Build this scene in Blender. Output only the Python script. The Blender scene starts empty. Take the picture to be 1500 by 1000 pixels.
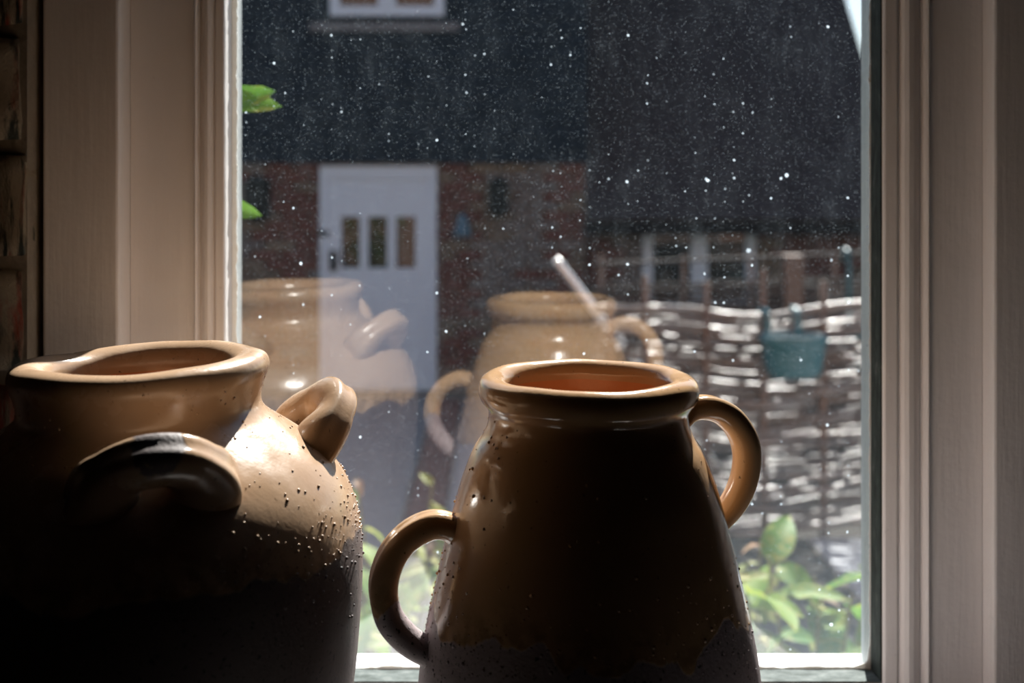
import bpy, bmesh, math, random
from mathutils import Vector, Matrix, noise

SC = bpy.context.scene
COL = SC.collection
R = random.Random(7)
PI = math.pi

# ------------------------------------------------------------------ camera
# level camera with a shifted lens; window glass is square to it.  F = focal length in pixels of a 1500x1000 frame
F, XV, YH = 1650.0, 726.0, 267.0
cam = bpy.data.cameras.new('camera')
cam.sensor_fit = 'HORIZONTAL'; cam.sensor_width = 36.0
cam.lens = F / 1500.0 * 36.0
cam.shift_x = (750.0 - XV) / 1500.0
cam.shift_y = -(500.0 - YH) / 1500.0
cam.clip_start = 0.02; cam.clip_end = 300
cam.dof.use_dof = True
cam.dof.focus_distance = 0.83
cam.dof.aperture_fstop = 5.0
co = bpy.data.objects.new('camera', cam); COL.objects.link(co)
co.location = (0, 0, 0); co.rotation_euler = (PI/2, 0, 0)
SC.camera = co

# ------------------------------------------------------------------ light
SUN_AZ, SUN_EL = math.radians(14), math.radians(40)
SUN = Vector((math.sin(SUN_AZ)*math.cos(SUN_EL), math.cos(SUN_AZ)*math.cos(SUN_EL), math.sin(SUN_EL)))
w = bpy.data.worlds.new('sky'); SC.world = w; w.use_nodes = True
nt = w.node_tree; nt.nodes.clear()
sky = nt.nodes.new('ShaderNodeTexSky'); sky.sky_type = 'NISHITA'; sky.sun_disc = False
sky.sun_elevation = SUN_EL; sky.sun_rotation = SUN_AZ; sky.air_density = 1.0; sky.dust_density = 0.6
bg = nt.nodes.new('ShaderNodeBackground'); bg.inputs['Strength'].default_value = 0.058
ow = nt.nodes.new('ShaderNodeOutputWorld')
nt.links.new(sky.outputs[0], bg.inputs[0]); nt.links.new(bg.outputs[0], ow.inputs[0])
sl = bpy.data.lights.new('sun', 'SUN'); sl.energy = 7.0; sl.angle = math.radians(0.55); sl.color = (1.0, 0.96, 0.91)
so = bpy.data.objects.new('sun', sl); COL.objects.link(so)
so.rotation_euler = SUN.to_track_quat('Z', 'Y').to_euler(); so.location = (3, 10, 12)

SC.view_settings.view_transform = 'Standard'
SC.view_settings.look = 'None'
SC.view_settings.gamma = 1.0
SC.view_settings.use_curve_mapping = False
SC.view_settings.exposure = 1.32
try:
    SC.cycles.use_denoising = True
    SC.cycles.max_bounces = 10; SC.cycles.diffuse_bounces = 6; SC.cycles.transparent_max_bounces = 16
    SC.cycles.sample_clamp_indirect = 6.0
    SC.cycles.blur_glossy = 0.3
except Exception:
    pass

# ------------------------------------------------------------------ helpers
def at(px, py, Y):
    return Vector(((px - XV)/F*Y, Y, (YH - py)/F*Y))

class N:
    """small node-graph helper"""
    def __init__(s, name):
        s.m = bpy.data.materials.new(name); s.m.use_nodes = True
        s.t = s.m.node_tree; s.t.nodes.clear()
        s.out = s.n('ShaderNodeOutputMaterial')
    def n(s, k, **kw):
        x = s.t.nodes.new(k)
        for a, b in kw.items(): setattr(x, a, b)
        return x
    def l(s, a, b): s.t.links.new(a, b)
    def set(s, sock, v):
        if isinstance(v, bpy.types.NodeSocket): s.l(v, sock)
        else: sock.default_value = v
    def coord(s, scale=(1, 1, 1), kind='Object'):
        c = s.n('ShaderNodeTexCoord'); mp = s.n('ShaderNodeMapping'); mp.inputs['Scale'].default_value = scale
        s.l(c.outputs[kind], mp.inputs[0]); return mp.outputs[0]
    def noise(s, vec, scale, detail=4, rough=0.55):
        x = s.n('ShaderNodeTexNoise'); s.l(vec, x.inputs['Vector'])
        x.inputs['Scale'].default_value = scale; x.inputs['Detail'].default_value = detail; x.inputs['Roughness'].default_value = rough
        return x.outputs['Fac']
    def ramp(s, fac, stops, interp='LINEAR'):
        x = s.n('ShaderNodeValToRGB'); s.l(fac, x.inputs[0]); e = x.color_ramp.elements; x.color_ramp.interpolation = interp
        while len(e) < len(stops): e.new(0.5)
        for i, (p, c) in enumerate(stops):
            e[i].position = p; e[i].color = tuple(c) + (1,) if len(c) == 3 else c
        return x.outputs[0]
    def math(s, op, a, b=None, clamp=False):
        x = s.n('ShaderNodeMath', operation=op); x.use_clamp = clamp
        s.set(x.inputs[0], a)
        if b is not None: s.set(x.inputs[1], b)
        return x.outputs[0]
    def mr(s, v, a, b, c=0.0, d=1.0):
        x = s.n('ShaderNodeMapRange'); s.l(v, x.inputs[0])
        for i, q in enumerate((a, b, c, d)): x.inputs[1+i].default_value = q
        return x.outputs[0]
    def mix(s, f, a, b):
        x = s.n('ShaderNodeMix', data_type='RGBA'); s.set(x.inputs[0], f)
        for i, v in ((6, a), (7, b)):
            if not isinstance(v, bpy.types.NodeSocket): v = tuple(v) + (1,)
            s.set(x.inputs[i], v)
        return x.outputs[2]
    def bump(s, h, strength=0.3, dist=0.002, normal=None):
        x = s.n('ShaderNodeBump'); s.l(h, x.inputs['Height']); x.inputs['Strength'].default_value = strength; x.inputs['Distance'].default_value = dist
        if normal is not None: s.l(normal, x.inputs['Normal'])
        return x.outputs[0]
    def pbr(s, col, rough=0.5, normal=None, spec=0.5, metal=0.0, coat=0.0):
        p = s.n('ShaderNodeBsdfPrincipled')
        s.set(p.inputs['Base Color'], col if isinstance(col, bpy.types.NodeSocket) else tuple(col) + (1,))
        s.set(p.inputs['Roughness'], rough); s.set(p.inputs['Specular IOR Level'], spec); p.inputs['Metallic'].default_value = metal
        p.inputs['Coat Weight'].default_value = coat
        if normal is not None: s.l(normal, p.inputs['Normal'])
        return p.outputs[0]
    def done(s, sh):
        s.l(sh, s.out.inputs[0]); return s.m

def flat(name, col, rough=0.6, var=0.15, scale=20, bump=0.0, spec=0.5, stretch=(1, 1, 1), bscale=None, bdist=0.002):
    g = N(name); v = g.coord(stretch)
    f = g.noise(v, scale)
    c = g.mix(f, [x*(1-var) for x in col], [min(1, x*(1+var)) for x in col])
    nb = g.bump(g.noise(v, bscale or scale*3), bump, bdist) if bump else None
    return g.done(g.pbr(c, rough, nb, spec))

def mesh(name, verts, faces, smooth=False):
    m = bpy.data.meshes.new(name); m.from_pydata([tuple(v) for v in verts], [], faces); m.update()
    if smooth: m.polygons.foreach_set('use_smooth', [True]*len(m.polygons))
    return m

def link(name, me, mat=None, parent=None, loc=(0, 0, 0), rot=(0, 0, 0), scale=(1, 1, 1)):
    """loc is a world position (rotations of parents are always zero)"""
    if mat is not None and me is not None and len(me.materials) == 0: me.materials.append(mat)
    o = bpy.data.objects.new(name, me); COL.objects.link(o)
    L = Vector(loc)
    if parent is not None:
        o.parent = parent
        q = parent
        while q is not None: L = L - q.location; q = q.parent
    o.location = L; o.rotation_euler = rot; o.scale = scale
    return o

def tag(o, label=None, cat=None, group=None, kind=None):
    if label: o['label'] = label
    if cat: o['category'] = cat
    if group: o['group'] = group
    if kind: o['kind'] = kind
    return o

def empty(name, loc=(0, 0, 0), **kw):
    return tag(link(name, None, loc=loc), **kw)

def boxmesh(name, sx, sy, sz, bev=0.0, seg=2):
    bm = bmesh.new(); bmesh.ops.create_cube(bm, size=1.0)
    for v in bm.verts: v.co = Vector((v.co.x*sx, v.co.y*sy, v.co.z*sz))
    if bev: bmesh.ops.bevel(bm, geom=list(bm.edges), offset=bev, segments=seg, affect='EDGES', profile=0.5)
    m = bpy.data.meshes.new(name); bm.to_mesh(m); bm.free(); return m

def box(name, x0, x1, y0, y1, z0, z1, mat, parent=None, bev=0.0, kind=None):
    o = link(name, boxmesh(name, x1-x0, y1-y0, z1-z0, bev), mat, parent, ((x0+x1)/2, (y0+y1)/2, (z0+z1)/2))
    if kind: o['kind'] = kind
    return o

def prism(name, prof, a0, a1, axis, mat, parent=None, smooth=False):
    """prof: closed polygon of (p,q); axis 'z': (x,y) extruded along z; axis 'x': (y,z) extruded along x"""
    n = len(prof); vs = []
    for a in (a0, a1):
        for p, q in prof: vs.append((p, q, a) if axis == 'z' else (a, p, q))
    fs = [(i, (i+1) % n, n+(i+1) % n, n+i) for i in range(n)] + [tuple(range(n-1, -1, -1)), tuple(range(n, 2*n))]
    me = mesh(name, vs, fs); bm = bmesh.new(); bm.from_mesh(me); bmesh.ops.recalc_face_normals(bm, faces=bm.faces); bm.to_mesh(me); bm.free()
    return link(name, me, mat, parent)

def catmull(pts, n):
    pts = [Vector(p) for p in pts]; out = []; m = len(pts)
    for k in range(n+1):
        t = k/n*(m-1); i = min(int(t), m-2); u = t-i
        p0 = pts[max(i-1, 0)]; p1 = pts[i]; p2 = pts[i+1]; p3 = pts[min(i+2, m-1)]
        out.append(0.5*((2*p1)+(p2-p0)*u+(2*p0-5*p1+4*p2-p3)*u*u+(3*p1-p0-3*p2+p3)*u**3))
    return out

def sweep(name, path, bin_, ra, rb, ns=24, groove=0.0, gw=0.5, wob=0.0, seed=0.0):
    """tube along a planar path; ra = radius in the plane, rb = radius along the binormal (lists); groove on the outer side"""
    vs, fs = [], []; n = len(path)
    cen = sum(path, Vector())/n; md = n//2
    gside = 1 if bin_.cross(path[md+1]-path[md-1]).dot(path[md]-cen) > 0 else -1       # the groove faces away from the loop
    for i, p in enumerate(path):
        t = (path[min(i+1, n-1)]-path[max(i-1, 0)]).normalized()
        nn = bin_.cross(t).normalized()*gside
        for j in range(ns):
            a = 2*PI*j/ns
            d = math.atan2(math.sin(a), math.cos(a))
            k = 1 - groove*math.exp(-(d/gw)**2)
            q = p + nn*math.cos(a)*ra[i]*k + bin_*math.sin(a)*rb[i]
            if wob:
                q = q + (q-p).normalized()*wob*noise.noise(q*45+Vector((seed, 0, 0)))
            vs.append(q)
    for i in range(n-1):
        for j in range(ns):
            fs.append((i*ns+j, i*ns+(j+1) % ns, (i+1)*ns+(j+1) % ns, (i+1)*ns+j))
    fs.append(tuple(range(ns-1, -1, -1))); fs.append(tuple(range((n-1)*ns, n*ns)))
    me = mesh(name, vs, fs, True); bm = bmesh.new(); bm.from_mesh(me); bmesh.ops.recalc_face_normals(bm, faces=bm.faces); bm.to_mesh(me); bm.free()
    return me

def tube(name, path, rad, ns=6):
    """round tube along any polyline; rad number or list"""
    n = len(path); path = [Vector(p) for p in path]; vs, fs = [], []
    up = Vector((0.13, 0.2, 0.97)).normalized()
    for i, p in enumerate(path):
        t = (path[min(i+1, n-1)]-path[max(i-1, 0)]).normalized()
        a = t.cross(up)
        if a.length < 0.05: a = t.cross(Vector((1, 0, 0)))
        a.normalize(); b = t.cross(a)
        r = rad[i] if isinstance(rad, (list, tuple)) else rad
        for j in range(ns):
            an = 2*PI*j/ns; vs.append(p+a*math.cos(an)*r+b*math.sin(an)*r)
    for i in range(n-1):
        for j in range(ns): fs.append((i*ns+j, i*ns+(j+1) % ns, (i+1)*ns+(j+1) % ns, (i+1)*ns+j))
    fs.append(tuple(range(ns-1, -1, -1))); fs.append(tuple(range((n-1)*ns, n*ns)))
    return mesh(name, vs, fs, True)

# ------------------------------------------------------------------ materials
def mat_paint(name, col, var=0.06):
    g = N(name); v = g.coord((1, 1, 0.06)); v2 = g.coord((1, 1, 1))
    streak = g.noise(v, 160, 5, 0.6); lump = g.noise(v2, 55, 4); big = g.noise(v2, 6, 3)
    c = g.mix(big, [x*(1-var) for x in col], col)
    chip = g.ramp(g.noise(v2, 130, 3), [(0.71, (0, 0, 0)), (0.74, (1, 1, 1))])
    c = g.mix(g.math('MULTIPLY', chip, 0.25), c, [x*0.45 for x in col])
    h = g.math('ADD', g.math('MULTIPLY', streak, 0.7), lump)
    return g.done(g.pbr(c, 0.40, g.bump(h, 0.45, 0.0019), 0.4))

M = {}
M['paint'] = mat_paint('white gloss paint', (0.83, 0.80, 0.79))
M['stop'] = mat_paint('weathered grey outdoor paint', (0.30, 0.33, 0.34), 0.3)
M['paint_out'] = mat_paint('outdoor white paint', (0.80, 0.80, 0.78))
g = N('ragged paint and putty'); v = g.coord()
c = g.mix(g.noise(v, 180, 3), (0.72, 0.70, 0.66), (0.86, 0.84, 0.80))
d = g.pbr(c, 0.7, g.bump(g.noise(v, 300, 3), 0.5, 0.001)); tr = g.n('ShaderNodeBsdfTranslucent'); g.l(c, tr.inputs[0])
ms = g.n('ShaderNodeMixShader'); ms.inputs[0].default_value = 0.25; g.l(d, ms.inputs[1]); g.l(tr.outputs[0], ms.inputs[2])
M['smear'] = g.done(ms.outputs[0])
g = N('mouldy putty with painted shade'); v = g.coord((1, 1, 0.35))
c = g.ramp(g.noise(v, 120, 5, 0.65), [(0.35, (0.012, 0.016, 0.014)), (0.6, (0.035, 0.045, 0.04)), (0.74, (0.13, 0.13, 0.12))])
M['mould_shade'] = g.done(g.pbr(c, 0.8, g.bump(g.noise(v, 220, 4), 0.7, 0.0015), 0.2))  # mouldy putty with the rebate's shade painted into its dark tone
M['mortar_dark'] = flat('old lime mortar', (0.25, 0.215, 0.17), 0.95, 0.35, 60, 0.6)

def mat_oldbrick(name, red, grey, bias):
    g = N(name); v = g.coord(); vs = g.coord((1, 1, 0.25))
    oi = g.n('ShaderNodeObjectInfo')
    r = g.mix(oi.outputs['Random'], red, [x*0.55 for x in red])
    m = g.ramp(g.math('ADD', g.noise(vs, 38, 5, 0.65), g.math('MULTIPLY', oi.outputs['Random'], 0.18)), [(bias, (0, 0, 0)), (bias+0.13, (1, 1, 1))])
    c = g.mix(m, r, grey)
    dk = g.ramp(g.noise(vs, 70, 4, 0.6), [(0.56, (0, 0, 0)), (0.66, (1, 1, 1))])
    c = g.mix(dk, c, (0.035, 0.04, 0.035))
    return g.done(g.pbr(c, 0.9, g.bump(g.noise(v, 160, 5, 0.65), 0.9, 0.004), 0.2))
M['brick_in'] = mat_oldbrick('limewashed old brick', (0.30, 0.075, 0.05), (0.27, 0.23, 0.17), 0.50)

# ------------------------------------------------------------------ room shell
GY = 1.067                    # the glass
SILL = -0.505                 # sill the jars stand on
XL, XR = -0.249, 0.356        # sight lines of the pane
ZB, ZT = -0.461, 0.52
GROUND = -1.62
g = N('dim plaster'); v = g.coord()
M['room'] = g.done(g.pbr(g.mix(g.noise(v, 3), (0.07, 0.065, 0.06), (0.10, 0.09, 0.085)), 0.9))
M['floor'] = flat('dark floor boards', (0.035, 0.024, 0.018), 0.6, 0.3, 8)
g = N('outdoor red brickwork'); v = g.coord()
bt = g.n('ShaderNodeTexBrick'); g.l(v, bt.inputs[0]); mp = v.node
mp.inputs['Rotation'].default_value = (PI/2, 0, 0)
bt.inputs['Color1'].default_value = (0.26, 0.11, 0.075, 1); bt.inputs['Color2'].default_value = (0.34, 0.16, 0.11, 1); bt.inputs['Mortar'].default_value = (0.4, 0.36, 0.3, 1)
bt.inputs['Scale'].default_value = 1.0; bt.inputs['Brick Width'].default_value = 0.225; bt.inputs['Row Height'].default_value = 0.075; bt.inputs['Mortar Size'].default_value = 0.008
M['ext'] = g.done(g.pbr(bt.outputs[0], 0.9))

def shell(name, x0, x1, y0, y1, z0, z1, mat):
    return box(name, x0, x1, y0, y1, z0, z1, mat, kind='structure')
shell('floor', -1.9, 1.9, -2.2, 1.1, -1.40, -1.30, M['floor'])
shell('ceiling', -1.9, 1.9, -2.2, 1.0, 1.0, 1.08, M['room'])
shell('wall_back', -1.9, 1.9, -2.3, -2.2, -1.3, 1.0, M['room'])
shell('wall_left', -2.0, -1.9, -2.3, 1.0, -1.3, 1.0, M['room'])
shell('wall_right', 1.9, 2.0, -2.3, 1.0, -1.3, 1.0, M['room'])
# window wall: left brick panel, right, above and below the opening, outdoor face of brick
wl = shell('wall_front_left', -1.9, -0.408, 0.981, 1.06, -1.3, 1.0, M['mortar_dark'])
shell('wall_front_right', 0.56, 1.9, 1.0, 1.06, -1.3, 1.0, M['room'])
shell('wall_front_top', -0.408, 0.56, 1.0, 1.06, 0.62, 1.0, M['room'])
shell('wall_front_bottom', -0.408, 0.56, 0.72, 1.06, -1.3, SILL-0.035, M['room'])
shell('wall_outdoor_left', -4, -0.335, 1.06, 1.10, GROUND, 3.2, M['ext'])
shell('wall_outdoor_right', 0.446, 4, 1.06, 1.10, GROUND, 3.2, M['ext'])
shell('wall_outdoor_top', -0.335, 0.446, 1.06, 1.10, 0.62, 3.2, M['ext'])
shell('wall_outdoor_bottom', -0.335, 0.446, 1.06, 1.10, GROUND, -0.53, M['ext'])
box('trim_1', -1.2, 1.2, 0.615, 1.0, SILL-0.035, SILL, M['paint'], bev=0.004, kind='structure')
box('trim_2', -0.402, 0.56, 1.0, 1.06, SILL-0.035, SILL, M['paint'], kind='structure')

# bricks of the left panel, laid in courses with recessed joints
def rough_brick(name, sx, sy, sz, seed, amp=0.003, cuts=3):
    bm = bmesh.new(); bmesh.ops.create_cube(bm, size=1.0)
    bmesh.ops.subdivide_edges(bm, edges=bm.edges, cuts=cuts, use_grid_fill=True)
    for v in bm.verts:
        q = Vector((v.co.x*sx, v.co.y*sy, v.co.z*sz))
        k = 1 - 0.045*(abs(v.co.x*2)**6+abs(v.co.z*2)**6)*0.5
        q.x *= k; q.z *= k
        nv = noise.noise_vector(q*28+Vector((seed*7.1, seed*3.3, 0)))
        v.co = q+nv*amp
    m = bpy.data.meshes.new(name); bm.to_mesh(m); bm.free(); m.polygons.foreach_set('use_smooth', [True]*len(m.polygons)); return m
bms = [rough_brick('brick', 0.205, 0.03, 0.090, k, 0.004, 5) for k in range(4)]
zj = at(0, 215, 0.975).z
for row in range(-6, 4):
    zc = zj + 0.100*row + 0.050
    off = 0.1125 if row % 2 else 0.0
    for c_ in range(2):
        x1 = -0.409 - c_*0.215 + (-0.0 if row % 2 else 0.0)
        L = 0.205 if (row % 2 == 0 or c_ > 0) else 0.098
        if row % 2 and c_ > 0: x1 = -0.409-0.108
        link('brick', bms[(row+c_) % 4], M['brick_in'], wl, (x1-L/2+R.uniform(-.002, .002), 0.993+R.uniform(-.002, .002), zc), (0, 0, 0), (L/0.205, 1, 1))

# ------------------------------------------------------------------ window_1: fixed frame, casement, pane
win = empty('window_1', (0.05, 1.05, SILL), kind='structure')
def post(name, x0, x1, y0):
    return box(name, x0, x1, y0, 1.06, SILL, 0.62, M['paint'], win, bev=0.0025)
post('frame_post', -0.402, -0.3345, 0.999)
post('frame_post', 0.446, 0.56, 1.008)
box('frame_head', -0.3345, 0.446, 1.0, 1.06, 0.58, 0.62, M['paint'], win, bev=0.002)
def stile_prof(w_, total):
    pr = [(0.0, GY-0.001), (0.0, 1.040), (0.02, 1.0365), (0.06, 1.0355), (0.30, 1.0350), (0.345, 1.0365), (0.37, 1.0385), (0.40, 1.0365),
          (0.46, 1.0325), (0.55, 1.0308), (0.66, 1.0312), (0.76, 1.0340), (0.82, 1.0375), (0.855, 1.0385), (0.875, 1.0340), (0.90, 1.0290), (0.95, 1.0275), (0.99, 1.0285), (1.02, 1.0310)]
    out = [(u*w_, y) for u, y in pr]
    return out + [(total, 1.031), (total, GY-0.001)]
pl = stile_prof(0.0265, 0.0850); prr = stile_prof(0.041, 0.0895)
prism('casement_stile', [(XL-u, y) for u, y in pl], ZB-0.07, 0.58, 'z', M['paint'], win)
prism('casement_stile', [(XR+u, y) for u, y in prr], ZB-0.07, 0.58, 'z', M['paint'], win)
pb = stile_prof(0.030, 0.045)
prism('bottom_rail', [(y, ZB-u) for u, y in pb], XL, XR, 'x', M['paint'], win)
prism('top_rail', [(y, ZT+u) for u, y in stile_prof(0.03, 0.06)], XL, XR, 'x', M['paint'], win)
# rebates beside the pane: mouldy strips, shade painted into them, right and bottom
box('rebate_strip', XR-0.0012, XR+0.0004, 1.0385, GY-0.0015, ZB-0.0, ZT, M['mould_shade'], win)
g = N('grimy grey painted shade'); v = g.coord((0.5, 1, 1))
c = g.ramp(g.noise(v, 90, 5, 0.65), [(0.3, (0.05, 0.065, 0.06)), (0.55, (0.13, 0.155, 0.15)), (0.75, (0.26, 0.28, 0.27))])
M['grime_shade'] = g.done(g.pbr(c, 0.8, g.bump(g.noise(v, 160, 4), 0.6, 0.0015), 0.2))  # grimy grey with shade painted in for the bottom rail's top
box('rebate_strip', XL, XR, 1.0385, GY-0.0015, ZB-0.0004, ZB+0.0012, M['grime_shade'], win)
# ragged paint left on the edge of the glass
def smear(side):
    vs, fs = [], []; n = 420
    for i in range(n+1):
        t = i/n
        if side in 'lr':
            z = ZB+(ZT-ZB)*t; a = noise.noise(Vector((z*55, 3 if side == 'l' else 9, 0)))+0.7*noise.noise(Vector((z*170, 1, 5)))+0.5*noise.noise(Vector((z*420, 1, 2)))
            wd = (0.0042 if side == 'l' else 0.0022)+0.0012*a
            wd += 0.006*math.exp(-((z-ZB)/0.008)**2)
            wd = max(wd, 0.0004)
            x0 = XL-0.0005 if side == 'l' else XR+0.0005; x1 = XL+wd if side == 'l' else XR-wd
            ring = [(x0, GY-0.0022, z), (x1, GY-0.0016, z), (x1, GY-0.0002, z), (x0, GY-0.0002, z)]
        else:
            x = XL+(XR-XL)*t; a = noise.noise(Vector((x*35, 7, 0)))+0.6*noise.noise(Vector((x*120, 2, 5)))
            wd = max(0.0004, 0.003+0.0018*a+0.006*(math.exp(-((x-XR)/0.01)**2)+math.exp(-((x-XL)/0.01)**2)))
            ring = [(x, GY-0.0022, ZB-0.0005), (x, GY-0.0016, ZB+wd), (x, GY-0.0002, ZB+wd), (x, GY-0.0002, ZB-0.0005)]
        vs += ring
    for i in range(n):
        for j in range(4): fs.append((i*4+j, i*4+(j+1) % 4, (i+1)*4+(j+1) % 4, (i+1)*4+j))
    link('paint_edge', mesh('paint_edge', vs, fs), M['smear'], win)
for s_ in 'lrb': smear(s_)
# outdoor side of the casement and the sloping outdoor sill
box('outer_stop', XL-0.09, XL+0.0005, GY+0.004, 1.104, ZB-0.03, ZT+0.05, M['stop'], win, bev=0.001)
box('outer_stop', XR+0.002, XR+0.09, GY+0.004, 1.104, ZB-0.03, ZT+0.05, M['stop'], win, bev=0.001)
box('outer_stop', XL, XR, GY+0.004, 1.104, ZT, ZT+0.06, M['paint_out'], win, bev=0.001)
prism('outdoor_sill', [(GY+0.004, -0.4635), (1.165, -0.4875), (1.165, -0.525), (GY+0.004, -0.525)], XL-0.05, XR+0.05, 'x', M['paint_out'], win)

# the pane: clear inner face, dusty outer face
def schlick(g, f0):
    lw = g.n('ShaderNodeLayerWeight'); lw.inputs['Blend'].default_value = 0.5
    p = g.math('POWER', lw.outputs['Facing'], 5.0)
    return g.math('ADD', g.math('MULTIPLY', p, 1-f0), f0)
def glassmat(name, dusty):
    g = N(name)
    tr = g.n('ShaderNodeBsdfTransparent'); tr.inputs[0].default_value = (0.985, 0.995, 0.99, 1)
    gl = g.n('ShaderNodeBsdfGlossy'); gl.inputs['Roughness'].default_value = 0.0; gl.inputs['Color'].default_value = (1, 1, 1, 1)
    m1 = g.n('ShaderNodeMixShader'); g.l(schlick(g, 0.085), m1.inputs[0]); g.l(tr.outputs[0], m1.inputs[1]); g.l(gl.outputs[0], m1.inputs[2])
    if not dusty: return g.done(m1.outputs[0])
    v = g.coord()
    sp = g.n('ShaderNodeSeparateXYZ'); g.l(v, sp.inputs[0])
    cb = g.n('ShaderNodeCombineXYZ'); g.l(sp.outputs[0], cb.inputs[0]); g.l(sp.outputs[2], cb.inputs[1]); uv = cb.outputs[0]
    cs = g.n('ShaderNodeCombineXYZ'); g.l(sp.outputs[0], cs.inputs[0]); g.l(g.math('MULTIPLY', sp.outputs[2], 0.4), cs.inputs[1]); us = cs.outputs[0]
    wob = g.n('ShaderNodeTexNoise'); g.l(uv, wob.inputs['Vector']); wob.inputs['Scale'].default_value = 260
    ad = g.n('ShaderNodeVectorMath', operation='MULTIPLY_ADD'); g.l(wob.outputs['Color'], ad.inputs[0]); ad.inputs[1].default_value = (0.0016,)*3; g.l(uv, ad.inputs[2]); uw = ad.outputs[0]
    clus = g.noise(uv, 9, 3)
    def specks(scale, prob, r0, r1, seed, src=None):
        vo = g.n('ShaderNodeTexVoronoi', voronoi_dimensions='2D'); mpn = g.n('ShaderNodeMapping'); mpn.inputs['Location'].default_value = (seed, seed*1.7, 0)
        g.l(src or uw, mpn.inputs[0]); g.l(mpn.outputs[0], vo.inputs['Vector']); vo.inputs['Scale'].default_value = scale
        sc = g.n('ShaderNodeSeparateColor'); g.l(vo.outputs['Color'], sc.inputs[0])
        dm = g.math('DIVIDE', vo.outputs['Distance'], scale)          # metres
        cl = g.math('MULTIPLY', g.math('SUBTRACT', clus, 0.5), 0.8)
        on = g.math('LESS_THAN', sc.outputs[0], g.math('ADD', cl, prob))
        cube = g.math('POWER', sc.outputs[1], 2.5)
        rad = g.math('ADD', g.math('MULTIPLY', cube, r1-r0), r0)
        edge = g.math('SUBTRACT', 1.0, g.math('DIVIDE', dm, rad), True)
        a = g.math('MULTIPLY', g.math('MULTIPLY', edge, 2.2, True), on)
        return g.math('MULTIPLY', a, g.math('ADD', g.math('MULTIPLY', sc.outputs[2], 0.8), 0.2))
    s1 = specks(480, 0.5, 0.00022, 0.0005, 0.3, uv)
    s2 = specks(110, 0.10, 0.0004, 0.0014, 1.1)
    s3 = specks(26, 0.08, 0.0010, 0.0032, 2.7)
    film = g.math('POWER', g.mr(g.noise(us, 40, 7, 0.75), 0.34, 0.78), 2.4)
    film = g.math('MULTIPLY', film, g.mr(g.noise(uv, 5, 3), 0.3, 0.7, 0.3, 1.0))
    zc_ = (ZB+ZT)/2
    low = g.math('POWER', g.mr(sp.outputs[2], -0.16-zc_, ZB-zc_, 0, 1), 1.6)
    dens = g.math('ADD', g.math('MULTIPLY', film, 0.028), g.math('ADD', g.math('MULTIPLY', low, 0.075), 0.003))
    alpha = g.math('MAXIMUM', g.math('MAXIMUM', g.math('MULTIPLY', s1, 0.20), g.math('MULTIPLY', s2, 0.85)), s3)
    alpha = g.math('ADD', alpha, dens, True)
    tl = g.n('ShaderNodeBsdfTranslucent'); tl.inputs[0].default_value = (0.66, 0.80, 0.92, 1)
    df = g.n('ShaderNodeBsdfDiffuse'); df.inputs[0].default_value = (0.7, 0.7, 0.68, 1)
    md = g.n('ShaderNodeMixShader'); md.inputs[0].default_value = 0.35; g.l(tl.outputs[0], md.inputs[1]); g.l(df.outputs[0], md.inputs[2])
    m2 = g.n('ShaderNodeMixShader'); g.l(alpha, m2.inputs[0]); g.l(m1.outputs[0], m2.inputs[1]); g.l(md.outputs[0], m2.inputs[2])
    return g.done(m2.outputs[0])
pane_me = boxmesh('pane', XR-XL+0.012, 0.004, ZT-ZB+0.012)
pane_me.materials.append(glassmat('window glass', False)); pane_me.materials.append(glassmat('dusty window glass', True))
for p in pane_me.polygons:
    if p.normal.y > 0.5: p.material_index = 1
pane = link('pane', pane_me, None, win, ((XL+XR)/2, GY+0.002, (ZB+ZT)/2))
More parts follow.
